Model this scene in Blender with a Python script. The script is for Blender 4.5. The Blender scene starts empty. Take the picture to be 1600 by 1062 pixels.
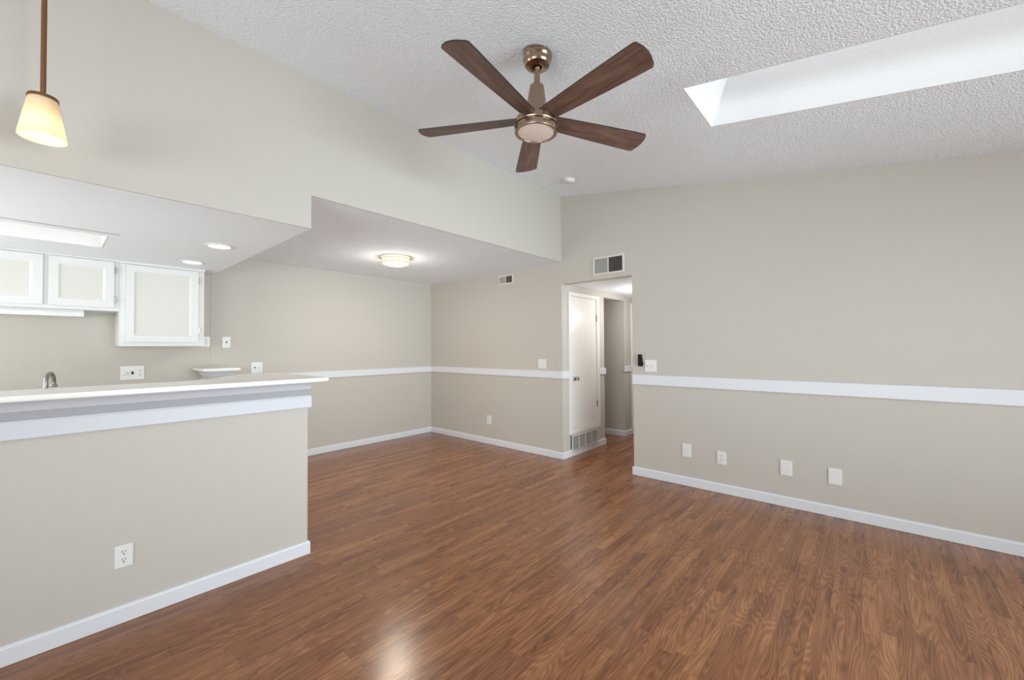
import bpy, bmesh, math, random
from mathutils import Vector, Matrix, Quaternion
PI = math.pi
scene = bpy.context.scene
C = scene.collection

# ------------------------------------------------------------------ camera
CH = 1.40
YAW, PITCH, ROLL, FPX = 0.7221, 0.0183, -0.0073, 637.26
cam_d = bpy.data.cameras.new('camera')
cam_d.sensor_width = 36.0
cam_d.lens = 36.0 * FPX / 1600.0
cam_d.clip_start = 0.02
cam = bpy.data.objects.new('camera', cam_d)
C.objects.link(cam)
_c, _s = math.cos(YAW), math.sin(YAW)
r0 = Vector((_c, _s, 0)); f0 = Vector((-_s, _c, 0)); u0 = Vector((0, 0, 1))
fw = f0 * math.cos(PITCH) + u0 * math.sin(PITCH)
u1 = u0 * math.cos(PITCH) - f0 * math.sin(PITCH)
rt = r0 * math.cos(ROLL) + u1 * math.sin(ROLL)
up = u1 * math.cos(ROLL) - r0 * math.sin(ROLL)
cam.matrix_world = Matrix(((rt.x, up.x, -fw.x, 0), (rt.y, up.y, -fw.y, 0), (rt.z, up.z, -fw.z, CH), (0, 0, 0, 1)))
scene.camera = cam

# ------------------------------------------------------------------ world, daylight, exposure
w = bpy.data.worlds.new('world'); scene.world = w; w.use_nodes = True
w.node_tree.nodes['Background'].inputs[0].default_value = (1.0, 1.0, 1.0, 1)
w.node_tree.nodes['Background'].inputs[1].default_value = 2.0
vs = scene.view_settings
vs.view_transform = 'Standard'; vs.look = 'None'; vs.gamma = 1.0; vs.use_curve_mapping = False
vs.exposure = 0.0
scene.cycles.use_denoising = True
scene.cycles.max_bounces = 10
scene.cycles.diffuse_bounces = 7
scene.cycles.glossy_bounces = 4
scene.cycles.transmission_bounces = 4
scene.cycles.sample_clamp_indirect = 6.0
scene.cycles.caustics_reflective = False
scene.cycles.caustics_refractive = False

def area_light(name, loc, direction, sx, sy, power, col=(1, 1, 1), spread=180):
    d = bpy.data.lights.new(name, 'AREA'); d.shape = 'RECTANGLE'; d.size = sx; d.size_y = sy
    d.energy = power; d.color = col; d.spread = math.radians(spread)
    o = bpy.data.objects.new(name, d); C.objects.link(o)
    o.location = loc; o.rotation_euler = Vector(direction).to_track_quat('-Z', 'Y').to_euler()
    return o
def point_light(name, loc, power, col, radius):
    d = bpy.data.lights.new(name, 'POINT'); d.energy = power; d.color = col; d.shadow_soft_size = radius
    o = bpy.data.objects.new(name, d); C.objects.link(o); o.location = loc
    return o
area_light('patio_daylight', (2.72, 2.2, 1.15), (-1, 0.10, 0.05), 2.7, 1.9, 80, (0.81, 0.92, 1.0), 80)
area_light('window_ceiling_fill', (-0.2, -2.95, 1.25), (0, 1, 1.15), 3.2, 1.2, 186, (0.88, 0.95, 1.0))  # added light behind the camera, tilted up to fill the ceilings
area_light('kitchen_fill', (-4.2, -1.86, 1.55), (0, 1, 0.0), 1.0, 0.9, 50, (1, 1, 1))  # added fill for the kitchen, set outside an unseen window

# ------------------------------------------------------------------ dimensions
A = -2.908; D = 4.251; XD = -5.563; YC = 1.198
ZK = 2.236; ZD = 2.467; ZT = 3.293; ZR = 1.095; ZO = 2.191; XO = -1.973
SL = -0.1693                      # slope of the vaulted ceiling along X
RX, RY = 2.6, -2.6                # unseen walls behind and beside the camera
KS = -1.75                        # unseen south wall of the kitchen
XK = XD - 0.005                   # kitchen wall sits a little deeper than the dining wall
def zc(x): return ZT + SL * (x - A)

# ------------------------------------------------------------------ materials
def S(r, g, b):
    f = lambda c: (c / 255) / 12.92 if c / 255 <= 0.04045 else ((c / 255 + 0.055) / 1.055) ** 2.4
    return (f(r), f(g), f(b), 1)
class NT:
    def __init__(s, name):
        s.m = bpy.data.materials.new(name); s.m.use_nodes = True
        s.t = s.m.node_tree; s.b = s.t.nodes['Principled BSDF']; s.out = s.t.nodes['Material Output']
    def n(s, typ, **k):
        o = s.t.nodes.new(typ)
        for a, v in k.items(): setattr(o, a, v)
        return o
    def l(s, a, b): s.t.links.new(a, b)
    def math(s, op, a, b=None, c=None, clamp=False):
        o = s.n('ShaderNodeMath', operation=op); o.use_clamp = clamp
        for i, v in enumerate((a, b, c)):
            if v is None: continue
            if hasattr(v, 'links'): s.l(v, o.inputs[i])
            else: o.inputs[i].default_value = v
        return o.outputs[0]
    def comb(s, x, y, z):
        o = s.n('ShaderNodeCombineXYZ')
        for i, v in enumerate((x, y, z)):
            if hasattr(v, 'links'): s.l(v, o.inputs[i])
            else: o.inputs[i].default_value = v
        return o.outputs[0]
    def noise(s, vec, scale, detail=2, rough=0.5, dist=0.0):
        o = s.n('ShaderNodeTexNoise'); o.inputs['Scale'].default_value = scale
        o.inputs['Detail'].default_value = detail; o.inputs['Roughness'].default_value = rough
        o.inputs['Distortion'].default_value = dist
        s.l(vec, o.inputs['Vector']); return o.outputs[0]
    def ramp(s, fac, stops):
        o = s.n('ShaderNodeValToRGB'); e = o.color_ramp.elements
        while len(e) < len(stops): e.new(0.5)
        for i, (p, c) in enumerate(stops): e[i].position = p; e[i].color = c
        s.l(fac, o.inputs[0]); return o.outputs[0]
    def mix(s, fac, a, b, mode='MIX'):
        o = s.n('ShaderNodeMix', data_type='RGBA', blend_type=mode)
        for i, v in ((0, fac), (6, a), (7, b)):
            if hasattr(v, 'links'): s.l(v, o.inputs[i])
            else: o.inputs[i].default_value = v
        return o.outputs[2]
    def bump(s, h, strength, dist):
        o = s.n('ShaderNodeBump'); o.inputs['Strength'].default_value = strength
        o.inputs['Distance'].default_value = dist; s.l(h, o.inputs['Height'])
        s.l(o.outputs[0], s.b.inputs['Normal'])
    def obj(s): return s.n('ShaderNodeTexCoord').outputs['Object']
    def sep(s, v):
        o = s.n('ShaderNodeSeparateXYZ'); s.l(v, o.inputs[0]); return o.outputs
def simple(name, col, rough=0.5, metal=0.0, spec=0.5):
    k = NT(name); k.b.inputs['Base Color'].default_value = col
    k.b.inputs['Roughness'].default_value = rough; k.b.inputs['Metallic'].default_value = metal
    k.b.inputs['Specular IOR Level'].default_value = spec
    return k.m
def paint(name, col, rough, bscale, bstr, bdist, var=0.03, detail=3):
    k = NT(name); v = k.obj()
    n1 = k.noise(v, 0.9, 2)
    dk = tuple(c * (1 - var) for c in col[:3]) + (1,)
    k.l(k.mix(n1, dk, col), k.b.inputs['Base Color'])
    k.b.inputs['Roughness'].default_value = rough
    k.b.inputs['Specular IOR Level'].default_value = 0.3
    if bstr: k.bump(k.noise(v, bscale, detail, 0.6), bstr, bdist)
    return k.m
M = {}
M['wall'] = paint('wall_paint', S(192, 186, 177), 0.6, 55, 0.25, 0.004)
M['trim'] = paint('trim_paint', S(218, 219, 223), 0.35, 30, 0.05, 0.002, 0.01)
M['smooth_ceiling'] = paint('smooth_ceiling_paint', S(238, 241, 245), 0.55, 22, 0.2, 0.004, 0.03)
def popcorn():
    k = NT('popcorn_ceiling'); v = k.obj()
    a = k.noise(v, 75, 4, 0.65)
    vo = k.n('ShaderNodeTexVoronoi'); vo.inputs['Scale'].default_value = 92; k.l(v, vo.inputs['Vector'])
    h = k.math('SUBTRACT', k.math('MULTIPLY', a, 1.5), vo.outputs['Distance'])
    sp = k.math('MULTIPLY', k.math('SUBTRACT', h, 0.15), 1.4, clamp=True)
    k.l(k.mix(sp, S(238, 242, 247), S(251, 253, 255)), k.b.inputs['Base Color'])
    k.b.inputs['Roughness'].default_value = 0.9; k.b.inputs['Specular IOR Level'].default_value = 0.1
    k.bump(h, 0.5, 0.007)
    return k.m
M['popcorn'] = popcorn()
M['bar_trim_dimmed'] = paint('bar_trim_dimmed_paint', S(204, 205, 210), 0.4, 30, 0.05, 0.002, 0.01)  # trim paint greyed to stand for weaker light on the bar mouldings
M['shaded_frieze'] = paint('textured_frieze_shaded', S(168, 168, 172), 0.7, 120, 0.6, 0.004, 0.10, 4)  # rough white band; its grey tone is the crown's shade painted in
M['bounce_floor'] = paint('kitchen_bounce_floor', S(214, 211, 206), 0.4, 8, 0.05, 0.002, 0.06)  # pale tone chosen so the unseen floor bounces neutral light
M['shaft'] = paint('skylight_shaft_paint', S(228, 228, 229), 0.7, 60, 0.4, 0.006, 0.02)

def floor_mat():
    k = NT('wood_laminate'); x, y, z = k.sep(k.obj())
    PW, PL, SPL = 0.192, 1.21, 0.62          # planks of three strips
    xp = k.math('ADD', x, 20.03)
    pr = k.math('DIVIDE', xp, PW); prow = k.math('FLOOR', pr); pfx = k.math('FRACT', pr)
    xr = k.math('DIVIDE', xp, PW / 3); row = k.math('FLOOR', xr); fx = k.math('FRACT', xr)
    wp = k.n('ShaderNodeTexWhiteNoise', noise_dimensions='1D'); k.l(prow, wp.inputs['W'])
    pfy = k.math('FRACT', k.math('ADD', k.math('DIVIDE', k.math('ADD', y, 20.0), PL), wp.outputs['Value']))
    wn = k.n('ShaderNodeTexWhiteNoise', noise_dimensions='1D'); k.l(k.math('ADD', row, 0.37), wn.inputs['W'])
    yr = k.math('ADD', k.math('DIVIDE', k.math('ADD', y, 20.0), SPL), k.math('MULTIPLY', wn.outputs['Value'], 5.0))
    idx = k.math('FLOOR', yr); fy = k.math('FRACT', yr)
    wb = k.n('ShaderNodeTexWhiteNoise', noise_dimensions='2D'); k.l(k.comb(row, idx, 0), wb.inputs['Vector'])
    bid = wb.outputs['Value']; br, bg, bb = k.sep(wb.outputs['Color'])
    off = k.math('MULTIPLY', bid, 37.0)
    # broad figure whose contour lines make the cathedral rings
    fig = k.noise(k.comb(k.math('MULTIPLY', x, 11.0), k.math('MULTIPLY', y, 1.15), off), 1.0, 1.5, 0.4, 0.12)
    rings = k.math('FRACT', k.math('MULTIPLY', fig, 22.0))
    rings = k.math('ABSOLUTE', k.math('SUBTRACT', k.math('MULTIPLY', rings, 2.0), 1.0))
    streak = k.noise(k.comb(k.math('MULTIPLY', x, 62.0), k.math('MULTIPLY', y, 1.5), off), 1.0, 4, 0.65, 0.2)
    pore = k.noise(k.comb(k.math('MULTIPLY', x, 330.0), k.math('MULTIPLY', y, 9.0), off), 1.0, 2, 0.6)
    blot = k.noise(k.comb(k.math('MULTIPLY', x, 11.0), k.math('MULTIPLY', y, 1.25), k.math('ADD', off, 9.0)), 1.0, 3, 0.6, 0.2)
    g = k.math('ADD', k.math('MULTIPLY', rings, 0.22), k.math('MULTIPLY', streak, 0.50))
    g = k.math('ADD', g, k.math('MULTIPLY', blot, 0.62))
    g = k.math('ADD', g, k.math('MULTIPLY', pore, 0.14))
    g = k.math('ADD', g, k.math('MULTIPLY', k.math('SUBTRACT', br, 0.5), 0.15))
    g = k.math('SUBTRACT', g, 0.22)
    col = k.ramp(g, [(0.12, S(70, 36, 19)), (0.36, S(116, 69, 40)), (0.56, S(143, 91, 56)), (0.80, S(174, 121, 80))])
    # short dark flecks
    fl_ = k.noise(k.comb(k.math('MULTIPLY', x, 46.0), k.math('MULTIPLY', y, 3.2), k.math('ADD', off, 4.0)), 1.0, 2, 0.5, 0.2)
    fm = k.math('MULTIPLY', k.math('SUBTRACT', fl_, 0.62), 6.0, clamp=True)
    col = k.mix(k.math('MULTIPLY', fm, 0.6), col, S(72, 38, 24))
    # knots
    kv = k.n('ShaderNodeTexVoronoi', feature='F1'); kv.inputs['Scale'].default_value = 1.0
    k.l(k.comb(k.math('MULTIPLY', x, 7.0), k.math('MULTIPLY', y, 2.3), off), kv.inputs['Vector'])
    kn = k.math('SUBTRACT', 1.0, k.math('MULTIPLY', kv.outputs['Distance'], 6.5), clamp=True)
    ksel = k.math('GREATER_THAN', k.sep(kv.outputs['Color'])[0], 0.5)
    kn = k.math('MULTIPLY', k.math('MULTIPLY', kn, ksel), 0.75)
    col = k.mix(kn, col, S(52, 26, 18))
    # seams
    edge = lambda f, w_: k.math('LESS_THAN', k.math('MINIMUM', f, k.math('SUBTRACT', 1.0, f)), w_)
    seam = k.math('MULTIPLY', k.math('MAXIMUM', edge(pfx, 0.005), edge(pfy, 0.0011)), 0.42)
    seam = k.math('MAXIMUM', seam, k.math('MULTIPLY', k.math('MAXIMUM', edge(fx, 0.012), edge(fy, 0.0018)), 0.16))
    col = k.mix(seam, col, S(48, 26, 19))
    hs = k.n('ShaderNodeHueSaturation'); k.l(col, hs.inputs['Color'])
    hs.inputs['Saturation'].default_value = 1.0; hs.inputs['Value'].default_value = 1.0
    k.l(hs.outputs[0], k.b.inputs['Base Color'])
    k.l(k.math('ADD', 0.16, k.math('MULTIPLY', streak, 0.13)), k.b.inputs['Roughness'])
    k.b.inputs['Specular IOR Level'].default_value = 0.58
    k.bump(k.math('SUBTRACT', k.math('MULTIPLY', g, 0.5), seam), 0.12, 0.002)
    return k.m
M['floor'] = floor_mat()

def blade_mat():
    k = NT('walnut_blade'); x, y, z = k.sep(k.obj())
    st = k.noise(k.comb(k.math('MULTIPLY', x, 6.0), k.math('MULTIPLY', y, 90.0), z), 1.0, 4, 0.65, 0.4)
    bl = k.noise(k.comb(k.math('MULTIPLY', x, 3.0), k.math('MULTIPLY', y, 22.0), z), 1.0, 2)
    g = k.math('ADD', k.math('MULTIPLY', st, 0.7), k.math('MULTIPLY', bl, 0.5))
    k.l(k.ramp(g, [(0.3, S(56, 39, 32)), (0.55, S(92, 67, 56)), (0.8, S(122, 94, 80))]), k.b.inputs['Base Color'])
    k.b.inputs['Roughness'].default_value = 0.5
    return k.m
M['blade'] = blade_mat()
M['blade_edge_shade'] = simple('blade_edge_shaded', S(44, 30, 26), 0.5)  # shade on the blades' side faces, put into the colour
def brushed():
    k = NT('brushed_bronze_nickel'); x, y, z = k.sep(k.obj())
    n = k.noise(k.comb(k.math('MULTIPLY', x, 3.0), k.math('MULTIPLY', y, 3.0), k.math('MULTIPLY', z, 600.0)), 1.0, 2)
    k.l(k.ramp(n, [(0.3, S(150, 128, 110)), (0.7, S(182, 158, 136))]), k.b.inputs['Base Color'])
    k.b.inputs['Metallic'].default_value = 1.0; k.b.inputs['Roughness'].default_value = 0.24
    return k.m
M['nickel'] = brushed()
M['bronze'] = simple('bronze_rod', S(132, 92, 66), 0.38, 0.75)
M['chrome'] = simple('satin_steel', S(150, 146, 140), 0.28, 1.0)
M['plastic'] = simple('white_plastic', S(222, 221, 218), 0.35)
M['dark'] = simple('dark_slot', S(58, 55, 52), 0.6)
M['black'] = simple('black_plastic', S(9, 9, 9), 0.5, 0, 0.25)
M['duct_shade'] = simple('dark_duct_shade', S(24, 21, 19), 0.9)  # near-black colour standing for the shade inside a duct
M['vent'] = simple('vent_metal', S(210, 206, 198), 0.4)
M['vent_grey'] = simple('grille_louver', S(176, 172, 166), 0.5)
M['cabinet'] = paint('cabinet_paint', S(216, 216, 214), 0.35, 40, 0.06, 0.002, 0.01)
M['cab_panel'] = paint('cabinet_panel_paint', S(209, 206, 199), 0.4, 40, 0.06, 0.002, 0.01)
M['laminate'] = paint('bar_laminate', S(236, 232, 226), 0.3, 40, 0.03, 0.001, 0.02)
M['door'] = paint('door_paint', S(226, 223, 217), 0.35, 30, 0.05, 0.002, 0.01)
M['diffuser'] = simple('frosted_diffuser', S(226, 210, 202), 0.4)
M['scrap'] = simple('paper_scrap', S(214, 190, 170), 0.8)
def emit(name, base, col, strength, rough=0.4):
    k = NT(name); k.b.inputs['Base Color'].default_value = base
    k.b.inputs['Emission Color'].default_value = col; k.b.inputs['Emission Strength'].default_value = strength
    k.b.inputs['Roughness'].default_value = rough
    return k.m
M['lens'] = emit('fluorescent_lens', S(150, 150, 148), (1, 1, 0.97, 1), 0.95)
M['downlight'] = emit('downlight_lens', S(245, 245, 245), (1, 1, 1, 1), 3.5)
M['dome'] = emit('lamp_glass_glow', S(190, 178, 150), (1, 0.88, 0.52, 1), 1.25)
M['bulb'] = emit('bulb_glow', S(255, 245, 225), (1, 0.90, 0.76, 1), 18.0)
M['brass'] = simple('pale_brass_band', S(206, 180, 132), 0.35, 0.8)
def shade_mat():
    k = NT('frosted_amber_glass')
    tr = k.n('ShaderNodeBsdfTranslucent'); tr.inputs[0].default_value = S(255, 244, 222)
    df = k.n('ShaderNodeBsdfDiffuse'); df.inputs[0].default_value = S(240, 226, 200)
    gl = k.n('ShaderNodeBsdfGlossy'); gl.inputs['Roughness'].default_value = 0.2
    m1 = k.n('ShaderNodeMixShader'); m1.inputs[0].default_value = 0.45; k.l(tr.outputs[0], m1.inputs[1]); k.l(df.outputs[0], m1.inputs[2])
    m2 = k.n('ShaderNodeMixShader'); m2.inputs[0].default_value = 0.04; k.l(m1.outputs[0], m2.inputs[1]); k.l(gl.outputs[0], m2.inputs[2])
    k.l(m2.outputs[0], k.out.inputs[0])
    return k.m
M['shade'] = shade_mat()
def glass_mat():
    k = NT('window_glass')
    tr = k.n('ShaderNodeBsdfTransparent'); tr.inputs[0].default_value = (0.95, 0.97, 0.97, 1)
    gl = k.n('ShaderNodeBsdfGlossy'); gl.inputs['Roughness'].default_value = 0.02
    mx = k.n('ShaderNodeMixShader'); mx.inputs[0].default_value = 0.06
    k.l(tr.outputs[0], mx.inputs[1]); k.l(gl.outputs[0], mx.inputs[2]); k.l(mx.outputs[0], k.out.inputs[0])
    return k.m
M['glass'] = glass_mat()

# ------------------------------------------------------------------ mesh helpers
class MB:
    def __init__(s): s.bm = bmesh.new()
    def hexa(s, p, mi=0):
        v = [s.bm.verts.new(q) for q in p]
        for f in ((0, 3, 2, 1), (4, 5, 6, 7), (0, 1, 5, 4), (1, 2, 6, 5), (2, 3, 7, 6), (3, 0, 4, 7)):
            s.bm.faces.new([v[i] for i in f]).material_index = mi
        return s
    def box(s, x0, x1, y0, y1, z0, z1, bevel=0, seg=2):
        b = s.bm if not bevel else bmesh.new()
        p = [(x0, y0, z0), (x1, y0, z0), (x1, y1, z0), (x0, y1, z0), (x0, y0, z1), (x1, y0, z1), (x1, y1, z1), (x0, y1, z1)]
        v = [b.verts.new(q) for q in p]
        for f in ((0, 3, 2, 1), (4, 5, 6, 7), (0, 1, 5, 4), (1, 2, 6, 5), (2, 3, 7, 6), (3, 0, 4, 7)):
            b.faces.new([v[i] for i in f])
        if bevel:
            bmesh.ops.bevel(b, geom=b.edges[:], offset=bevel, segments=seg, affect='EDGES', profile=0.5)
            s.merge(b)
        return s
    def merge(s, b):
        me = bpy.data.meshes.new('tmp'); b.to_mesh(me); b.free(); s.bm.from_mesh(me); bpy.data.meshes.remove(me)
    def prism(s, poly, z0, z1, side_mi=0):            # polygon in XY, extruded along Z
        lo = [s.bm.verts.new((x, y, z0)) for x, y in poly]; hi = [s.bm.verts.new((x, y, z1)) for x, y in poly]
        s.bm.faces.new(lo[::-1]); s.bm.faces.new(hi)
        n = len(poly)
        for i in range(n):
            s.bm.faces.new((lo[i], lo[(i + 1) % n], hi[(i + 1) % n], hi[i])).material_index = side_mi
        return s
    def sweep(s, path, prof):                         # path of (x,y), profile of (outward, z); outward is to the path's right side
        n = len(path); rings = []
        for i, p in enumerate(path):
            p = Vector(p)
            d0 = (p - Vector(path[i - 1])).normalized() if i > 0 else None
            d1 = (Vector(path[i + 1]) - p).normalized() if i < n - 1 else None
            if d0 is None: d0 = d1
            if d1 is None: d1 = d0
            n0 = Vector((d0.y, -d0.x)); n1 = Vector((d1.y, -d1.x))
            m = (n0 + n1).normalized(); sc = 1 / max(0.3, m.dot(n0))
            rings.append([s.bm.verts.new((p.x + m.x * o * sc, p.y + m.y * o * sc, z)) for o, z in prof])
        k = len(prof)
        for i in range(n - 1):
            for j in range(k):
                s.bm.faces.new((rings[i][j], rings[i][(j + 1) % k], rings[i + 1][(j + 1) % k], rings[i + 1][j]))
        s.bm.faces.new(rings[0][::-1]); s.bm.faces.new(rings[-1])
        return s
    def lathe(s, prof, seg=48, axis='Z', closed=False):   # profile of (radius, height)
        rings = []
        for r, h in prof:
            if r < 1e-6:
                rings.append([s.bm.verts.new((0, 0, h))])
            else:
                rings.append([s.bm.verts.new((r * math.cos(2 * PI * i / seg), r * math.sin(2 * PI * i / seg), h)) for i in range(seg)])
        pairs = list(zip(rings, rings[1:])) + ([(rings[-1], rings[0])] if closed else [])
        for a, b in pairs:
            for i in range(seg):
                j = (i + 1) % seg
                q = [a[i % len(a)], a[j % len(a)], b[j % len(b)], b[i % len(b)]]
                q = list(dict.fromkeys(q))
                if len(q) > 2: s.bm.faces.new(q)
        return s
    def tube(s, pts, r, seg=16):
        rings = []; n = len(pts); prev = None
        for i, p in enumerate(pts):
            p = Vector(p); t = (Vector(pts[min(i + 1, n - 1)]) - Vector(pts[max(i - 1, 0)])).normalized()
            if prev is None:
                a = t.orthogonal().normalized()
            else:
                a = (prev - t * prev.dot(t)).normalized()
            prev = a; b = t.cross(a); rr = r[i] if isinstance(r, (list, tuple)) else r
            rings.append([s.bm.verts.new(p + (a * math.cos(2 * PI * k / seg) + b * math.sin(2 * PI * k / seg)) * rr) for k in range(seg)])
        for a, b in zip(rings, rings[1:]):
            for i in range(seg): s.bm.faces.new((a[i], a[(i + 1) % seg], b[(i + 1) % seg], b[i]))
        s.bm.faces.new(rings[0][::-1]); s.bm.faces.new(rings[-1])
        return s
    def xf(s, m): bmesh.ops.transform(s.bm, matrix=m, verts=s.bm.verts); return s
    def build(s, name, mat, parent=None, smooth=False, angle=35):
        bmesh.ops.recalc_face_normals(s.bm, faces=s.bm.faces)
        me = bpy.data.meshes.new(name)
        s.bm.to_mesh(me); s.bm.free()
        for m in (mat if isinstance(mat, (list, tuple)) else [mat]): me.materials.append(m)
        if smooth:
            me.polygons.foreach_set('use_smooth', [True] * len(me.polygons))
            try: me.set_sharp_from_angle(angle=math.radians(angle))
            except Exception: pass
        o = bpy.data.objects.new(name, me); C.objects.link(o)
        if parent: o.parent = parent
        return o
def struct(name, mb, mat, parent=None, **k):
    o = mb.build(name, mat, parent, **k)
    if parent is None: o['kind'] = 'structure'
    return o
def tag(o, label, cat, group=None):
    o['label'] = label; o['category'] = cat
    if group: o['group'] = group
    return o
def thing(name, loc, label, cat, rz=0, group=None):
    o = bpy.data.objects.new(name, None); C.objects.link(o); o.empty_display_size = 0.05
    o.location = loc; o.rotation_euler = (0, 0, rz)
    return tag(o, label, cat, group)

# ------------------------------------------------------------------ setting: floor, walls, ceilings
struct('floor', MB().box(-6.2, RX + 0.2, RY - 0.2, 8.2, -0.1, 0), M['floor'])
struct('floor_kitchen', MB().box(XK, A - 0.129, KS, 1.1, 0.0, 0.006), M['bounce_floor'])  # unseen floor, added pale for its bounce onto the kitchen ceiling
T = 0.12
b = MB()
b.box(XK - T, A, D, D + T, 0, 2.62)
b.box(A, XO, D, D + T, ZO, 3.6)
b.box(XO, RX + T, D, D + T, 0, 3.6)
b.box(A - T, A, D, D + T, 2.62, 3.6)
struct('wall_back', b, M['wall'])
# upper wall over the bar and the dining opening
b = MB()
b.box(A - 0.012, A, YC, D, ZD, 3.6)
b.box(A - 0.012, A, RY, YC, ZK, 3.6)
b.box(A - T, A - 0.012, RY, D, 2.62, 3.6)
struct('wall_soffit', b, M['wall'])
struct('wall_dining', MB().box(XD - T - 0.005, XD, YC, D, 0, 2.62), M['wall'])
struct('wall_kitchen', MB().box(XK - T, XK, KS, YC, 0, 2.62), M['wall'])
b = MB()                                          # south wall of the kitchen with a window opening
b.box(XK - T, -4.75, KS - T, KS, 0, 2.62); b.box(-3.65, A - 0.012, KS - T, KS, 0, 2.62)
b.box(-4.75, -3.65, KS - T, KS, 0, 1.08); b.box(-4.75, -3.65, KS - T, KS, 2.02, 2.62)
struct('wall_south', b, M['wall'])
HW = A - 0.014                                    # face of the bar half wall
struct('wall_bar', MB().box(HW - 0.115, HW, KS, 1.182, 0, 1.178), M['wall'])
b = MB()                                          # living room front wall behind the camera
b.box(A - T, -1.85, RY - T, RY, 0, 3.6); b.box(1.45, RX + T, RY - T, RY, 0, 3.6)
b.box(-1.85, 1.45, RY - T, RY, 0, 0.72); b.box(-1.85, 1.45, RY - T, RY, 2.28, 3.6)
struct('wall_front', b, M['wall'])
struct('wall_return', MB().box(A - T, A, RY, KS, 0, 3.6), M['wall'])
b = MB()                                          # wall with the patio door, beside the camera
b.box(RX, RX + T, RY, 0.8, 0, 3.6); b.box(RX, RX + T, 3.6, D, 0, 3.6); b.box(RX, RX + T, 0.8, 3.6, 2.1, 3.6)
struct('wall_right', b, M['wall'])
# vaulted ceiling with the skylight well
KX0, KX1, KY0, KY1 = -0.815, 1.65, 2.492, 3.058
b = MB()
def cslab(x0, x1, y0, y1, t=0.16):
    b.hexa([(x0, y0, zc(x0)), (x1, y0, zc(x1)), (x1, y1, zc(x1)), (x0, y1, zc(x0)),
            (x0, y0, zc(x0) + t), (x1, y0, zc(x1) + t), (x1, y1, zc(x1) + t), (x0, y1, zc(x0) + t)])
cslab(A, KX0 - .006, RY, D, .02); cslab(KX1 + .006, RX, RY, D, .02); cslab(KX0 - .006, KX1 + .006, RY, KY0 - .006, .02); cslab(KX0 - .006, KX1 + .006, KY1 + .006, D, .02)
struct('ceiling', b, M['popcorn'])
NX, NZ = 0.345, 0.939                              # the well leans with the roof
def lean(x, y, h): return (x + NX * h, y, zc(x) + NZ * h)
b = MB(); H1 = 0.46; tt = 0.006
def well(x0, x1, y0, y1):
    h0 = 0.0
    b.hexa([lean(x0, y0, h0), lean(x1, y0, h0), lean(x1, y1, h0), lean(x0, y1, h0), lean(x0, y0, H1), lean(x1, y0, H1), lean(x1, y1, H1), lean(x0, y1, H1)])
well(KX0 - tt, KX0, KY0 - tt, KY1 + tt); well(KX1, KX1 + tt, KY0 - tt, KY1 + tt)
well(KX0, KX1, KY0 - tt, KY0); well(KX0, KX1, KY1, KY1 + tt)
struct('wall_skylight', b, M['shaft'])
b = MB()
def ring(x0, x1, y0, y1, h0, h1):
    b.hexa([lean(x0, y0, h0), lean(x1, y0, h0), lean(x1, y1, h0), lean(x0, y1, h0), lean(x0, y0, h1), lean(x1, y0, h1), lean(x1, y1, h1), lean(x0, y1, h1)])
for q in ((KX0 - .05, KX0 + .03, KY0 - .05, KY1 + .05), (KX1 - .03, KX1 + .05, KY0 - .05, KY1 + .05), (KX0 + .03, KX1 - .03, KY0 - .05, KY0 + .03), (KX0 + .03, KX1 - .03, KY1 - .03, KY1 + .05)):
    ring(*q, H1, H1 + 0.06)
win = struct('window_1', b, M['trim'])
b = MB(); ring(KX0 + .03, KX1 - .03, KY0 + .03, KY1 - .03, H1 + 0.02, H1 + 0.03); b.build('glass_pane', M['glass'], win)
# kitchen ceiling with the recessed fluorescent box, and its dropped end
LX0, LX1, LY0, LY1 = -4.69, -4.175, -0.93, 0.286
b = MB(); X1 = A - 0.012
b.box(XK, LX0, KS, YC, ZK, ZD + 0.1); b.box(LX1, X1, KS, YC, ZK, ZD + 0.1)
b.box(LX0, LX1, KS, LY0, ZK, ZD + 0.1); b.box(LX0, LX1, LY1, YC, ZK, ZD + 0.1); b.box(LX0, LX1, LY0, LY1, ZK + 0.16, ZD + 0.1)
struct('ceiling_kitchen', b, M['smooth_ceiling'])
struct('ceiling_dining', MB().box(XD, X1, YC, D, ZD, ZD + 0.12), M['popcorn'])
# hall
HY1, HY2, HEND = 5.322, 5.965, 7.3
DY0, DY1, DZ0, DZ1 = 4.437, 5.092, 0.352, 2.062     # closet door leaf
b = MB()
b.box(A - T, A, D + T, DY0, 0, 2.5); b.box(A - T, A, DY1, HY1, 0, 2.5)
b.box(A - T, A, DY0, DY1, 0, DZ0); b.box(A - T, A, DY0, DY1, DZ1, 2.5)
b.box(A - T, A, HY1, HY2, 2.118, 2.5); b.box(A - T, A, HY2, HEND, 0, 2.5)
struct('wall_hall_left', b, M['wall'])
struct('wall_hall_right', MB().box(XO, XO + T, D + T, HEND, 0, 2.5), M['wall'])
b = MB(); b.box(-4.6, A - T, HY2, HY2 + T, 0, 2.5)
struct('wall_hall_branch', b, M['wall'])
struct('wall_hall_near', MB().box(-4.6, A - T, HY1 - T, HY1, 0, 2.5), M['wall'])
struct('wall_hall_side', MB().box(-4.72, -4.6, HY1 - T, HY2 + T, 0, 2.5), M['wall'])
struct('ceiling_hall', MB().box(-4.72, XO + T, D + T, HEND + T, ZO, ZO + 0.1), M['smooth_ceiling'])
b = MB(); WX0, WX1 = -2.80, -2.45
b.box(A - T, WX0, HEND, HEND + T, 0, 2.5); b.box(WX1, XO + T, HEND, HEND + T, 0, 2.5)
b.box(WX0, WX1, HEND, HEND + T, 2.05, 2.5); b.box(WX0, WX1, HEND, HEND + T, 0, 0.12)
struct('wall_hall_end', b, M['wall'])
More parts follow.
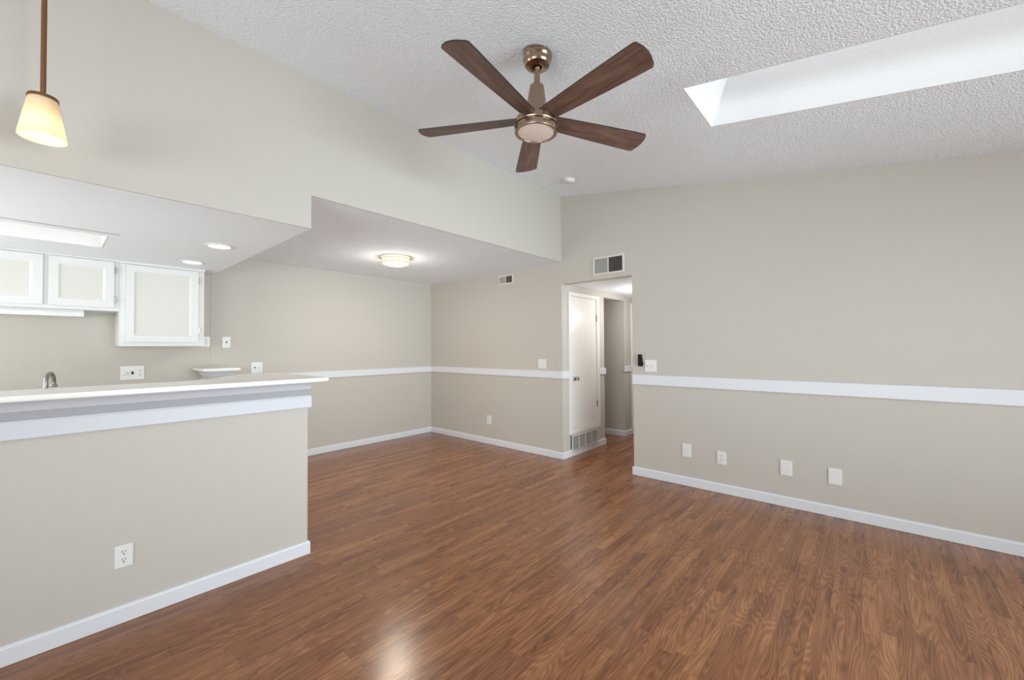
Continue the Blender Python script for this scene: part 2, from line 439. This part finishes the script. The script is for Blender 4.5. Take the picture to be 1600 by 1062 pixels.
def window(n, x0, x1, z0, z1, y, nm=1, along='X', depth=0.08):
    f = MB(); e = 0.045
    f.box(x0, x0 + e, y, y + depth, z0, z1); f.box(x1 - e, x1, y, y + depth, z0, z1)
    f.box(x0 + e, x1 - e, y, y + depth, z0, z0 + e); f.box(x0 + e, x1 - e, y, y + depth, z1 - e, z1)
    for i in range(1, nm):
        c = x0 + (x1 - x0) * i / nm; f.box(c - e / 2, c + e / 2, y, y + depth, z0 + e, z1 - e)
    g = MB().box(x0 + e, x1 - e, y + depth * .45, y + depth * .5, z0 + e, z1 - e)
    if along == 'Y':
        m = Matrix(((0, 1, 0, 0), (1, 0, 0, 0), (0, 0, 1, 0), (0, 0, 0, 1))); f.xf(m); g.xf(m)
    o = struct('window_%d' % n, f, M['trim']); g.build('glass_pane', M['glass'], o); return o
window(2, WX0, WX1, 0.12, 2.05, HEND + 0.02)
window(3, -1.85, 1.45, 0.72, 2.28, RY - 0.1, 3)
window(4, -4.75, -3.65, 1.08, 2.02, KS - 0.1, 2)
f = window(5, 0.8, 3.6, 0.0, 2.1, RX + 0.02, 2, 'Y')

# ------------------------------------------------------------------ baseboards and chair rails
def base_prof(h=0.085, t=0.014): return [(0, 0.002), (t, 0.002), (t, h - 0.012), (t - 0.004, h - 0.003), (t - 0.009, h), (0, h)]
def rail_prof(z0, z1, t=0.018): return [(0, z0), (t - 0.003, z0), (t, z0 + 0.003), (t, z1 - 0.004), (t - 0.004, z1), (0, z1)]
# paths run so that the room is on the right-hand side
struct('baseboard_bar', MB().sweep([(HW, KS), (HW, 1.182), (HW - 0.115, 1.182)], base_prof(0.088)), M['trim'])
struct('baseboard_dining', MB().sweep([(XD, YC + .09), (XD, D), (A, D), (A, HY1), (A - T, HY1)], base_prof()), M['trim'])
struct('baseboard_back', MB().sweep([(XO, D + 0.5), (XO, D), (RX, D)], base_prof(0.09)), M['trim'])
struct('baseboard_hall', MB().sweep([(-4.6, HY2), (A, HY2), (A, HY2 + .28)], base_prof()), M['trim'])
struct('trim_1', MB().sweep([(XD, 1.31), (XD, D), (A, D), (A, 4.385)], rail_prof(1.003, ZR)), M['trim'])
struct('trim_2', MB().sweep([(A, 5.172), (A, HY1), (A - T, HY1)], rail_prof(1.003, ZR)), M['trim'])
struct('trim_3', MB().sweep([(XO + 0.002, D), (RX, D)], rail_prof(0.988, ZR)), M['trim'])
struct('trim_4', MB().sweep([(A - 0.002, HY2), (A, HY2), (A, HY2 + .24)], rail_prof(1.003, ZR)), M['trim'])
# casing edge of the doorway further down the hall
struct('trim_5', MB().box(A, A + 0.02, HY2 + .24, HY2 + .33, 0, 2.1), M['trim'])

# ------------------------------------------------------------------ bar mouldings, bar top, end ledge
bar_path = [(HW, KS), (HW, 1.182), (HW - 0.115, 1.182)]
low = [(0, 0.998), (0.016, 0.998), (0.019, 1.003), (0.019, 1.072), (0.012, 1.084), (0, 1.084)]
crown = [(0, 1.124), (0.010, 1.124), (0.016, 1.132), (0.022, 1.150), (0.036, 1.163), (0.046, 1.170), (0.046, 1.1795), (0, 1.1795)]
struct('trim_10', MB().sweep(bar_path, [(0, 1.0845), (0.003, 1.0845), (0.003, 1.1235), (0, 1.1235)]), M['shaded_frieze'])  # recess under the crown, its shadow carried by the colour
struct('trim_6', MB().sweep(bar_path, low), M['bar_trim_dimmed'])
struct('trim_7', MB().sweep(bar_path, crown), M['bar_trim_dimmed'], smooth=True)
def slab(name, poly, z0, z1, mat, label, cat):
    q = bmesh.new()
    t = MB(); t.prism(poly, z0, z1)
    bmesh.ops.bevel(t.bm, geom=[e for e in t.bm.edges if abs(e.verts[0].co.z - e.verts[1].co.z) < 1e-5], offset=0.004, segments=2, affect='EDGES')
    o = t.build(name, mat); tag(o, label, cat); return o
arc = lambda cx, cy, r, a0, a1, n: [(cx + r * math.cos(math.radians(a0 + (a1 - a0) * i / n)), cy + r * math.sin(math.radians(a0 + (a1 - a0) * i / n))) for i in range(n + 1)]
bar_poly = [(-2.795, KS + 0.002)] + arc(-2.81, 1.262, 0.015, 0, 90, 3) + [(-3.45, 1.277)] + arc(-3.62, 1.10, 0.172, 95, 215, 8) + [(-3.36, 0.74), (-3.24, 0.56), (-3.24, KS + 0.002)]
slab('bar_top', bar_poly, 1.1805, 1.2035, M['laminate'], 'long off-white laminate bar top resting on the beige half wall', 'bar top')
# short half wall with a ledge against the far wall
SX = -5.115; SY0, SY1 = 1.115, 1.278
struct('wall_stub', MB().box(XK, SX, SY0, SY1, 0, 1.178), M['wall'])
stub_path = [(SX - 0.44, SY0), (SX, SY0), (SX, SY1), (SX - 0.44, SY1)]
struct('trim_8', MB().sweep(stub_path, low), M['bar_trim_dimmed'])
struct('trim_9', MB().sweep(stub_path, crown), M['bar_trim_dimmed'], smooth=True)
slab('ledge_cap', [(XD + .002, 1.035), (-5.065, 1.035), (-5.05, 1.05), (-5.05, 1.345), (-5.065, 1.36), (XD + .002, 1.36)],
     1.1805, 1.2035, M['laminate'], 'small off-white ledge capping the short half wall under the wall plates', 'ledge')

# ------------------------------------------------------------------ hidden sink run that carries the tap
sk = thing('sink_cabinet', (-3.36, -0.1, 0), 'white sink base cabinet behind the bar half wall, carrying the tap', 'cabinet')
MB().box(-0.28, 0.32, -1.4, 1.1, 0.1, 0.87).build('body', M['cabinet'], sk)
MB().box(-0.22, 0.32, -1.4, 1.1, 0.0, 0.1).build('plinth', M['cabinet'], sk)
for i in range(4):
    dd = MB().box(-0.30, -0.281, -1.38 + i * .615, -0.79 + i * .615, 0.14, 0.84, 0.004).build('door', M['cabinet'], sk)
tag(MB().box(-3.68, HW - 0.116, -1.55, 1.02, 0.871, 0.91, 0.004).build('kitchen_worktop', M['laminate']), 'pale kitchen worktop behind the bar, below the bar top', 'worktop')
fx, fy = -3.45, -0.010
fa = thing('kitchen_tap', (fx, fy, 0.9105), 'brushed steel gooseneck tap rising behind the bar top', 'tap')
MB().lathe([(0, 0), (0.027, 0), (0.027, 0.012), (0.020, 0.02), (0.018, 0.06), (0.0, 0.06)], 24).build('tap_base', M['chrome'], fa, True)
dv = Vector((-0.93, 0.36)); R = 0.042; zt = 0.308
pts = [(0, 0, 0.05), (0, 0, 0.18), (0, 0, zt)]
for i in range(1, 17):
    a = PI * i / 16; q = R - R * math.cos(a); pts.append((dv.x * q, dv.y * q, zt + R * math.sin(a) * 1.3))
q = 2 * R; pts += [(dv.x * q, dv.y * q, zt - 0.012)]
MB().tube(pts, 0.0095).build('spout', M['chrome'], fa, True)
MB().lathe([(0, 0), (0.014, 0), (0.0155, 0.004), (0.0155, 0.012), (0.013, 0.016), (0, 0.016)], 20).xf(Matrix.Translation((dv.x * q, dv.y * q, zt - 0.026))).build('spout_tip', M['chrome'], fa, True)
MB().tube([(0, -0.018, 0.045), (0, -0.05, 0.055), (0.0, -0.085, 0.075)], [0.009, 0.008, 0.006]).build('lever', M['chrome'], fa, True)

# ------------------------------------------------------------------ kitchen wall cabinets
CF = -5.243
def panel_door(par, y0, y1, z0, z1, hinges):
    d = thing('door', (0, 0, 0), '', ''); del d['label']; del d['category']; d.parent = par
    e = 0.058; x0, x1 = CF + 0.001, CF + 0.019
    f = MB()
    for q in ((y0, y0 + e, z0, z1), (y1 - e, y1, z0, z1), (y0 + e, y1 - e, z0, z0 + e), (y0 + e, y1 - e, z1 - e, z1)):
        f.box(x0, x1, q[0], q[1], q[2], q[3])
    # sloping inner bead
    a0, a1, c0, c1 = y0 + e, y1 - e, z0 + e, z1 - e; k = 0.016
    for P in (((a0, c0), (a1, c0), (a1 - k, c0 + k), (a0 + k, c0 + k)), ((a1, c0), (a1, c1), (a1 - k, c1 - k), (a1 - k, c0 + k)),
              ((a1, c1), (a0, c1), (a0 + k, c1 - k), (a1 - k, c1 - k)), ((a0, c1), (a0, c0), (a0 + k, c0 + k), (a0 + k, c1 - k))):
        vv = [f.bm.verts.new((x1 if i < 2 else x1 - 0.010, P[i][0], P[i][1])) for i in range(4)]
        f.bm.faces.new(vv)
    f.build('door_frame', M['cabinet'], d)
    MB().box(x0, x1 - 0.010, a0, a1, c0, c1).build('door_panel', M['cab_panel'], d)
    for hz in hinges:
        MB().box(CF + 0.001, CF + 0.023, y1 + 0.001, y1 + 0.011, hz - 0.028, hz + 0.028, 0.002).build('hinge', M['chrome'], d)
    return d
def body(par, y0, y1, z0, z1):
    MB().box(XK + 0.001, CF, y0, y1, z0, z1).build('body', M['cabinet'], par)
tall = thing('wall_cabinet', (0, 0, 0), 'tall single-door white wall cabinet hanging lower than its neighbour', 'cabinet')
body(tall, 0.428, 1.071, 1.438, ZK - 0.001)
panel_door(tall, 0.470, 1.020, 1.478, 2.205, (1.60, 2.11))
MB().box(CF - .005, CF + 0.02, 0.428, 1.077, ZK - 0.022, ZK - 0.001).build('top_moulding', M['cabinet'], tall)
short = thing('wall_cabinet', (0, 0, 0), 'short double-door white wall cabinet above the shallow hood', 'cabinet')
body(short, -0.487, 0.427, 1.762, ZK - 0.001)
panel_door(short, -0.010, 0.392, 1.792, 2.212, (1.87, 2.14))
panel_door(short, -0.445, -0.040, 1.792, 2.212, ())
MB().box(CF - .005, CF + 0.014, -0.487, 0.427, ZK - 0.014, ZK - 0.001).build('top_moulding', M['cabinet'], short)
hood = thing('range_hood', (0, 0, 0), 'shallow white hood fixed under the short double-door cabinet', 'hood')
MB().box(XK + .001, CF - 0.03, -0.487, 0.205, 1.712, 1.761, 0.003).build('hood_body', M['cabinet'], hood)
MB().box(CF - 0.029, CF - 0.010, -0.487, 0.205, 1.700, 1.742, 0.003).build('front_lip', M['cabinet'], hood)

# ------------------------------------------------------------------ ceiling lights in the kitchen
fl = thing('fluorescent_light', (0, 0, ZK), 'long recessed fluorescent light box in the kitchen ceiling', 'ceiling light')
g = 0.0015
f = MB(); hb = 0.105
f.box(LX0 + g, LX0 + .012, LY0 + g, LY1 - g, 0.0, hb); f.box(LX1 - .012, LX1 - g, LY0 + g, LY1 - g, 0, hb)
f.box(LX0 + .012, LX1 - .012, LY0 + g, LY0 + .012, 0, hb); f.box(LX0 + .012, LX1 - .012, LY1 - .012, LY1 - g, 0, hb)
f.build('light_box', M['cabinet'], fl)
MB().box(LX0 + .012, LX1 - .012, LY0 + .012, LY1 - .012, hb - 0.008, hb).build('lens', M['lens'], fl)
MB().box(LX1 + 0.100, LX1 + 0.113, LY0 - .06, LY1 + .05, -0.004, -0.0005).build('trim_strip', M['vent_grey'], fl)
def downlight(x, y, label):
    t = thing('recessed_downlight', (x, y, ZK), label, 'ceiling light', group='recessed kitchen downlights')
    MB().lathe([(0.098, -0.001), (0.098, -0.006), (0.078, -0.010), (0.072, -0.004), (0.072, -0.001)], 40, closed=True).build('trim_ring', M['plastic'], t, True)
    MB().lathe([(0, -0.0055), (0.0715, -0.0055), (0.0715, -0.001), (0, -0.001)], 40).build('lens', M['downlight'], t, True)
downlight(-3.93, 0.90, 'recessed downlight in the kitchen ceiling closer to the bar')
downlight(-4.835, 0.895, 'recessed downlight in the kitchen ceiling above the tall wall cabinet')
# ------------------------------------------------------------------ dining ceiling lamp
dl = thing('flush_ceiling_lamp', (-4.185, 2.69, ZD), 'lit round flush lamp with pale metal bands on the dining ceiling', 'ceiling lamp')
MB().lathe([(0, -0.001), (0.125, -0.001), (0.125, -0.02), (0, -0.02)], 48).build('mounting_pan', M['plastic'], dl, True)
MB().lathe([(0.128, -0.004), (0.158, -0.004), (0.158, -0.062), (0.150, -0.074), (0.11, -0.09), (0.06, -0.099), (0, -0.102), (0, -0.03), (0.128, -0.03)], 56).build('glass_bowl', M['dome'], dl, True)
for zz in (-0.020, -0.062):
    MB().lathe([(0.1585, zz), (0.166, zz), (0.166, zz - 0.007), (0.1585, zz - 0.007)], 56, closed=True).build('metal_band', M['brass'], dl, True)
for k in range(3):
    a = 2 * PI * k / 3 - 0.35
    MB().box(0.159, 0.165, -0.004, 0.004, -0.062, -0.020).xf(Matrix.Rotation(a, 4, 'Z')).build('band_post', M['brass'], dl)
dla = area_light('dining_lamp_light', (-4.185, 2.69, ZD - 0.106), (0, 0, -1), 0.26, 0.26, 11, (1, 0.89, 0.72))
dla.data.shape = 'DISK'
point_light('dining_lamp_glow', (-4.185, 2.69, ZD - 0.24), 7, (1, 0.95, 0.88), 0.11)
# ------------------------------------------------------------------ pendant over the bar
px, py = -2.62, -0.026
pz = zc(px)
pe = thing('pendant_lamp', (px, py, pz), 'lit amber glass pendant lamp on a bronze rod over the bar', 'pendant lamp')
ZB_ = 2.298 - pz; ZT_ = 2.470 - pz
MB().lathe([(0, -0.002), (0.06, 0.006), (0.06, -0.022), (0.02, -0.034), (0, -0.034)], 32).build('ceiling_canopy', M['bronze'], pe, True)
MB().tube([(0, 0, -0.03), (0, 0, ZT_ + 0.004)], 0.0088).build('rod', M['bronze'], pe, True)
MB().lathe([(0, ZT_ + 0.008), (0.044, ZT_ + 0.008), (0.047, ZT_ + 0.003), (0.047, ZT_ - 0.006), (0, ZT_ - 0.006)], 40).build('shade_cap', M['bronze'], pe, True)
MB().lathe([(0.0445, ZT_ - 0.006), (0.0475, ZT_ - 0.02), (0.0725, ZB_ + 0.004), (0.0715, ZB_), (0.069, ZB_ + 0.004), (0.0445, ZT_ - 0.02), (0.042, ZT_ - 0.007)], 48, closed=True).build('glass_shade', M['shade'], pe, True)
bu = MB(); bmesh.ops.create_uvsphere(bu.bm, u_segments=24, v_segments=14, radius=0.030); bu.xf(Matrix.Translation((0, 0, ZB_ + 0.042)))
bu.build('bulb', M['bulb'], pe, True)
MB().lathe([(0.016, ZB_ + 0.066), (0.016, ZT_ - 0.008), (0, ZT_ - 0.008), (0, ZB_ + 0.066)], 20).build('lamp_holder', M['plastic'], pe, True)

# ------------------------------------------------------------------ ceiling fan
FX, FY = -1.3625, 1.776
FZ = zc(FX)
fan = thing('ceiling_fan', (FX, FY, FZ), 'five-blade dark wood and bronze ceiling fan hanging from the vaulted ceiling', 'ceiling fan')
def fz(z): return z - FZ
can = MB()
can.lathe([(0, fz(3.075)), (0.079, fz(3.075)), (0.079, fz(3.018)), (0.075, fz(3.014)), (0.075, fz(3.009)), (0.081, fz(3.004)), (0.081, fz(2.996)), (0.073, fz(2.986)), (0.071, fz(2.966)), (0.065, fz(2.957)), (0.045, fz(2.951)), (0.026, fz(2.950)), (0.022, fz(2.961)), (0, fz(2.961))], 56)
for v in can.bm.verts:                              # the top follows the slope
    if v.co.z > fz(3.05): v.co.z = zc(FX + v.co.x) - FZ - 0.0005
can.build('canopy', M['nickel'], fan, True, 22)
MB().lathe([(0, fz(2.960)), (0.0205, fz(2.960)), (0.0205, fz(2.948)), (0, fz(2.948))], 24).build('rod_ball', M['black'], fan, True)
MB().tube([(0, 0, fz(2.954)), (0, 0, fz(2.84))], 0.0165, 24).build('downrod', M['nickel'], fan, True)
mh = MB().lathe([(0, fz(2.850)), (0.034, fz(2.850)), (0.039, fz(2.845)), (0.052, fz(2.760)), (0.056, fz(2.735)), (0.066, fz(2.700)), (0.072, fz(2.672)), (0.111, fz(2.660)), (0.114, fz(2.657)), (0.114, fz(2.633)), (0, fz(2.633))], 64).build('motor_housing', M['nickel'], fan, True)
lk = MB().lathe([(0, fz(2.6325)), (0.121, fz(2.6325)), (0.123, fz(2.628)), (0.121, fz(2.622)), (0.112, fz(2.6205)), (0.112, fz(2.617)), (0.118, fz(2.615)), (0.119, fz(2.592)), (0.117, fz(2.586)), (0.104, fz(2.586)), (0.102, fz(2.594)), (0, fz(2.594))], 64).build('light_ring', M['nickel'], fan, True)
MB().lathe([(0, fz(2.5935)), (0.1015, fz(2.5935)), (0.1015, fz(2.589)), (0.06, fz(2.584)), (0, fz(2.582))], 56).build('light_diffuser', M['diffuser'], fan, True)
outline = []
outline += [(0.072, -0.048), (0.072, 0.048), (0.20, 0.056), (0.40, 0.066), (0.60, 0.0745)]
outline += arc(0.672, 0.0765 - 0.018, 0.018, 90, 10, 6)
outline += [(0.700, 0.03), (0.704, 0.0), (0.702, -0.035)]
outline += arc(0.674, -0.0765 + 0.018, 0.018, -10, -90, 6)
outline += [(0.60, -0.0745), (0.40, -0.066), (0.20, -0.056)]
t = MB().prism(outline[::-1], -0.0045, 0.0045, side_mi=1)
blade = t.build('blade', [M['blade'], M['blade_edge_shade']], fan)
for k in range(5):
    o = blade if k == 0 else blade.copy()
    if k: C.objects.link(o); o.parent = fan
    o.location = (0, 0, fz(2.6625))
    o.rotation_mode = 'QUATERNION'
    o.rotation_quaternion = Quaternion((0, 0, 1), math.radians(62.13 + 72 * k)) @ Quaternion((1, 0, 0), math.radians(-12.6))
# the fan hangs a touch out of plumb from its ball joint
_tilt = Matrix.Translation((0, 0, fz(2.955))) @ Matrix.Rotation(0.037, 4, 'Y') @ Matrix.Translation((0, 0, -fz(2.955)))
for o in fan.children:
    if not o.name.startswith(('canopy', 'rod_ball')):
        o.matrix_local = _tilt @ (Matrix.Translation(o.location) @ (o.rotation_quaternion.to_matrix().to_4x4() if o.rotation_mode == 'QUATERNION' else Matrix()))
# ------------------------------------------------------------------ smoke detector
sx_, sy_ = -2.415, 3.69
sd = thing('smoke_detector', (sx_, sy_, zc(sx_)), 'white round smoke detector on the vaulted ceiling behind the fan', 'smoke detector')
sd.rotation_euler = (0, math.atan(-SL), 0)
MB().lathe([(0, -0.0005), (0.07, -0.0005), (0.07, -0.012), (0, -0.012)], 40).build('base_ring', M['plastic'], sd, True)
MB().lathe([(0, -0.0122), (0.062, -0.0122), (0.060, -0.030), (0.045, -0.040), (0, -0.041)], 40).build('cover', M['plastic'], sd, True)

# ------------------------------------------------------------------ wall plates (local: x along the wall, -y out of the wall, z up)
WB = (0.0, D)                                       # back wall, faces -Y
def at_back(x, z, y=D): return ((x, y, z), 0.0)
def at_x(X, y, z): return ((X, y, z), PI / 2)
def plate_mesh(w_, h_, t_=0.006): return MB().box(-w_ / 2, w_ / 2, -t_, -0.0002, -h_ / 2, h_ / 2, 0.0022, 2)
def screw(par, x, z, t_=0.006):
    MB().lathe([(0, 0), (0.0035, 0), (0.0028, 0.0010), (0, 0.0012)], 14).xf(Matrix.Translation((x, -t_, z)) @ Matrix.Rotation(PI / 2, 4, 'X')).build('screw', M['vent'], par, True)
def socket(par, x, z, t_=0.006):
    pts_ = [(0.0165 * math.cos(a) * 1.0, max(-0.0135, min(0.0135, 0.0172 * math.sin(a)))) for a in [2 * PI * i / 28 for i in range(28)]]
    s_ = MB().prism(pts_, 0, 0.0018).xf(Matrix.Translation((x, -t_ + 0.0002, z)) @ Matrix.Rotation(PI / 2, 4, 'X')).build('socket', M['plastic'], par)
    y = -t_ - 0.0022
    q = MB().box(x - 0.0078, x - 0.0048, y, y + 0.001, z + 0.000, z + 0.0090)
    q.box(x + 0.0048, x + 0.0078, y, y + 0.001, z + 0.001, z + 0.0085)
    q.box(x - 0.0028, x + 0.0028, y, y + 0.001, z - 0.0105, z - 0.0050)
    q.build('slots', M['dark'], s_)
def toggle(par, x, z, t_=0.006, up=True):
    MB().box(x - 0.0055, x + 0.0055, -t_ - 0.001, -t_ + 0.001, z - 0.0125, z + 0.0125).build('switch_slot', M['vent'], par)
    m = MB().box(x - 0.004, x + 0.004, -0.013, 0.0, -0.005, 0.005, 0.0012)
    m.xf(Matrix.Translation((0, -t_, z)) @ Matrix.Rotation(math.radians(-28 if up else 28), 4, 'X')).build('toggle', M['plastic'], par)
def new_plate(name, pos, w_, h_, label, cat, group=None):
    t = thing(name, pos[0], label, cat, pos[1], group); plate_mesh(w_, h_).build('cover_plate', M['plastic'], t); return t
def duplex(pos, label, w_=0.08, h_=0.122):
    t = new_plate('wall_outlet', pos, w_, h_, label, 'outlet', 'duplex outlets in wall plates'); socket(t, 0, 0.0205); socket(t, 0, -0.0205); screw(t, 0, 0); return t
duplex(at_x(HW, 0.2655, 0.338), 'white duplex outlet low on the front of the bar half wall', 0.072, 0.114)
duplex(at_back(-1.0905, 0.333), 'white duplex outlet low on the big back wall between two blank plates')
duplex(at_back(-4.197, 0.348), 'white duplex outlet low on the dining back wall beside the hallway', 0.09, 0.124)
duplex(at_x(XK, 1.157, 1.49), 'white duplex outlet tucked behind the lower edge of the tall wall cabinet', 0.075, 0.112)
def blank(x, z, label, scr, seam=False):
    t = new_plate('blank_wall_plate', at_back(x, z), 0.0875, 0.130, label, 'wall plate', 'blank plates along the back wall')
    MB().box(-0.032, 0.032, -0.0068, -0.0058, -0.054, 0.054, 0.0004, 1).build('raised_panel', M['plastic'], t)
    for q in scr: screw(t, 0, q, 0.0068)
blank(-1.412, 0.353, 'white blank wall plate nearest the hallway, first of the low row', (0.042, -0.042))
blank(-0.575, 0.335, 'white blank wall plate third in the low row, right after the duplex outlet', (0.042, -0.042))
blank(-0.241, 0.328, 'white blank wall plate last in the low row, farthest from the hallway', (0.042, -0.042))
t = new_plate('light_switch', at_back(-3.221, 1.184), 0.134, 0.121, 'white double toggle switch plate on the dining back wall above the chair rail', 'light switch', 'double toggle switches by the hallway')
toggle(t, -0.023, 0); toggle(t, 0.023, 0, up=False)
for q in (-0.023, 0.023): screw(t, q, 0.03); screw(t, q, -0.03)
t = new_plate('light_switch', at_back(-1.771, 1.194), 0.126, 0.126, 'white double toggle switch plate beside the small black remote holder', 'light switch', 'double toggle switches by the hallway')
toggle(t, -0.023, 0, up=False); toggle(t, 0.023, 0)
for q in (-0.023, 0.023): screw(t, q, 0.03); screw(t, q, -0.03)
t = thing('remote_holder', (-1.884, D, 1.25), 'small black fan remote in a wall holder beside the hallway opening', 'remote control')
MB().box(-0.024, 0.024, -0.008, -0.0003, -0.064, 0.030, 0.003).build('cradle', M['black'], t)
MB().box(-0.0205, 0.0205, -0.028, -0.0085, -0.060, 0.066, 0.005).build('remote', M['black'], t)
MB().box(0.0245, 0.033, -0.020, -0.004, -0.050, -0.020, 0.003).build('side_clip', M['black'], t)
# kitchen and dining side wall plates
t = new_plate('triple_wall_plate', at_x(XK, 0.556, 1.174), 0.178, 0.137, 'white triple plate with dimmer, switch and outlet on the kitchen wall', 'wall plate')
MB().lathe([(0, 0), (0.017, 0), (0.0155, 0.014), (0.012, 0.017), (0, 0.0172)], 28).xf(Matrix.Translation((-0.056, -0.006, -0.004)) @ Matrix.Rotation(PI / 2, 4, 'X')).build('dimmer_knob', M['plastic'], t, True)
sw = MB().box(-0.009, 0.009, -0.0085, -0.0055, -0.016, 0.014, 0.001).build('switch_button', M['dark'], t)
socket(t, 0.056, 0.0205); socket(t, 0.056, -0.0205)
t = new_plate('cable_jack_plate', at_x(XD, 1.347, 1.484), 0.082, 0.124, 'white plate with one dark cable jack on the wall above the ledge', 'wall plate')
MB().lathe([(0, 0), (0.0085, 0), (0.0085, 0.004), (0.0055, 0.005), (0.0055, 0.012), (0, 0.012)], 20).xf(Matrix.Translation((0, -0.006, 0)) @ Matrix.Rotation(PI / 2, 4, 'X')).build('jack', M['dark'], t, True)
screw(t, 0, 0.042); screw(t, 0, -0.042)
t = new_plate('double_jack_plate', at_x(XD, 1.658, 1.180), 0.122, 0.128, 'white square plate with jack and switch above the bar top end', 'wall plate')
MB().lathe([(0, 0), (0.008, 0), (0.008, 0.004), (0.005, 0.005), (0.005, 0.010), (0, 0.010)], 20).xf(Matrix.Translation((-0.022, -0.006, 0)) @ Matrix.Rotation(PI / 2, 4, 'X')).build('jack', M['dark'], t, True)
toggle(t, 0.026, 0)

# ------------------------------------------------------------------ vents
def register(name, x0, x1, z0, z1, label, n):
    cx, cz = (x0 + x1) / 2, (z0 + z1) / 2; W, H = x1 - x0, z1 - z0
    t = thing(name, (cx, D, cz), label, 'vent'); e = 0.022; d = 0.020
    f = MB()
    f.box(-W / 2, -W / 2 + e, -0.012, -0.0003, -H / 2, H / 2, 0.002); f.box(W / 2 - e, W / 2, -0.012, -0.0003, -H / 2, H / 2, 0.002)
    f.box(-W / 2 + e - .002, W / 2 - e + .002, -0.012, -0.0003, -H / 2, -H / 2 + e, 0.002); f.box(-W / 2 + e - .002, W / 2 - e + .002, -0.012, -0.0003, H / 2 - e, H / 2, 0.002)
    f.build('frame', M['vent'], t)
    MB().box(-W / 2 + e, W / 2 - e, -0.0018, -0.0003, -H / 2 + e, H / 2 - e).build('duct_shade_plate', M['duct_shade'], t)  # flat dark plate on the solid wall, painted as duct shade
    MB().box(-0.006, 0.006, -0.011, -0.002, -H / 2 + e, H / 2 - e).build('centre_bar', M['vent'], t)
    for sgn, nm in ((-1, 'louver'), (1, 'louver')):
        a, bb = (-W / 2 + e, -0.006) if sgn < 0 else (0.006, W / 2 - e)
        q = MB()
        for i in range(n):
            c = a + (bb - a) * (i + 0.5) / n
            m = MB().box(-0.0006, 0.0006, -0.0055, 0.0055, -H / 2 + e, H / 2 - e)
            m.xf(Matrix.Translation((c, -0.0068, 0)) @ Matrix.Rotation(math.radians(sgn * 38 if sgn < 0 else 24), 4, 'Z'))
            q.merge(m.bm)
        q.build(nm, M['vent_grey'], t)
    return t
register('supply_vent', -2.452, -2.058, 2.237, 2.448, 'wide white air register above the hallway opening', 13)
register('supply_vent', -3.993, -3.706, 2.286, 2.422, 'small white air register high on the dining back wall', 8)
# ------------------------------------------------------------------ closet door in the hall, with the return grille under it
dr = struct('door_1', MB().box(A - 0.03, A + 0.004, DY0 + .002, DY1 - .002, DZ0 + .002, DZ1 - .002, 0.0015), M['door'])
k = MB(); cw = 0.048
k.box(A, A + 0.016, DY0 - cw, DY0, DZ0 - 0.07, DZ1 + cw); k.box(A, A + 0.016, DY1, DY1 + cw + .03, DZ0 - 0.07, DZ1 + cw)
k.box(A, A + 0.016, DY0, DY1, DZ1, DZ1 + cw); k.box(A, A + 0.016, DY0, DY1, DZ0 - 0.07, DZ0)
k.build('casing', M['door'], dr)
for hz in (1.80, 0.607):
    MB().box(A + 0.0045, A + 0.0195, DY1 - 0.006, DY1 + 0.010, hz - 0.045, hz + 0.045, 0.002).build('hinge', M['chrome'], dr)
kn = MB().lathe([(0, 0), (0.031, 0), (0.031, 0.004), (0.024, 0.010), (0.011, 0.014), (0.011, 0.030), (0.020, 0.036), (0.026, 0.046), (0.026, 0.054), (0.018, 0.062), (0, 0.064)], 32)
kn.xf(Matrix.Translation((A + 0.004, 4.523, 0.992)) @ Matrix.Rotation(PI / 2, 4, 'Y')).build('door_knob', M['chrome'], dr, True)
GY0, GY1, GZ0, GZ1 = 4.425, 5.083, 0.052, 0.272
gr = thing('return_grille', (A, (GY0 + GY1) / 2, (GZ0 + GZ1) / 2), 'four-panel white return air grille below the closet door', 'vent', PI / 2)
W, H = GY1 - GY0, GZ1 - GZ0; e = 0.02
f = MB()
f.box(-W / 2, W / 2, -0.022, -0.0145, -H / 2, -H / 2 + e); f.box(-W / 2, W / 2, -0.022, -0.0145, H / 2 - e, H / 2)
f.box(-W / 2, W / 2, -0.0145, -0.0002, -H / 2 + 0.036, -H / 2 + 0.040); f.box(-W / 2, W / 2, -0.0145, -0.0002, H / 2 - .004, H / 2)
for i in range(5):
    c = -W / 2 + e / 2 + (W - e) * i / 4; f.box(c - e / 2, c + e / 2, -0.022, -0.0145, -H / 2 + e, H / 2 - e)
f.build('frame', M['vent'], gr)
MB().box(-W / 2, W / 2, -0.003, -0.0003, -H / 2 + .041, H / 2 - .005).build('duct_shade_plate', M['duct_shade'], gr)  # dark sheet in place of the shade behind the louvers
for p_ in range(4):
    a = -W / 2 + e + (W - e) * p_ / 4; bb = a + (W - e) / 4 - e
    q = MB()
    for i in range(12):
        z_ = -H / 2 + e + (H - 2 * e) * (i + .5) / 12
        m = MB().box(a, bb, -0.008, 0.004, -0.0008, 0.0008)
        m.xf(Matrix.Translation((0, -0.013 if z_ > -H / 2 + .05 else -0.0225 + .0, z_)) @ Matrix.Rotation(math.radians(40), 4, 'X'))
        q.merge(m.bm)
    q.build('louver_panel', M['vent_grey'], gr)
# ------------------------------------------------------------------ hall light (fixture out of sight behind the wall)
point_light('hall_light', (-2.2, 5.45, 1.85), 19, (1, 1, 1), 0.1)
# ------------------------------------------------------------------ paper scrap by the bar
s_ = MB().prism([(-0.012, -0.004), (0.006, -0.007), (0.014, 0.001), (0.002, 0.006)], 0.0005, 0.003)
o = s_.build('paper_scrap', M['scrap']); o.location = (-2.60, 0.035, 0.0); o.rotation_euler = (0, 0, 0.9)
tag(o, 'tiny pale paper scrap lying on the floor near the bar baseboard', 'scrap')
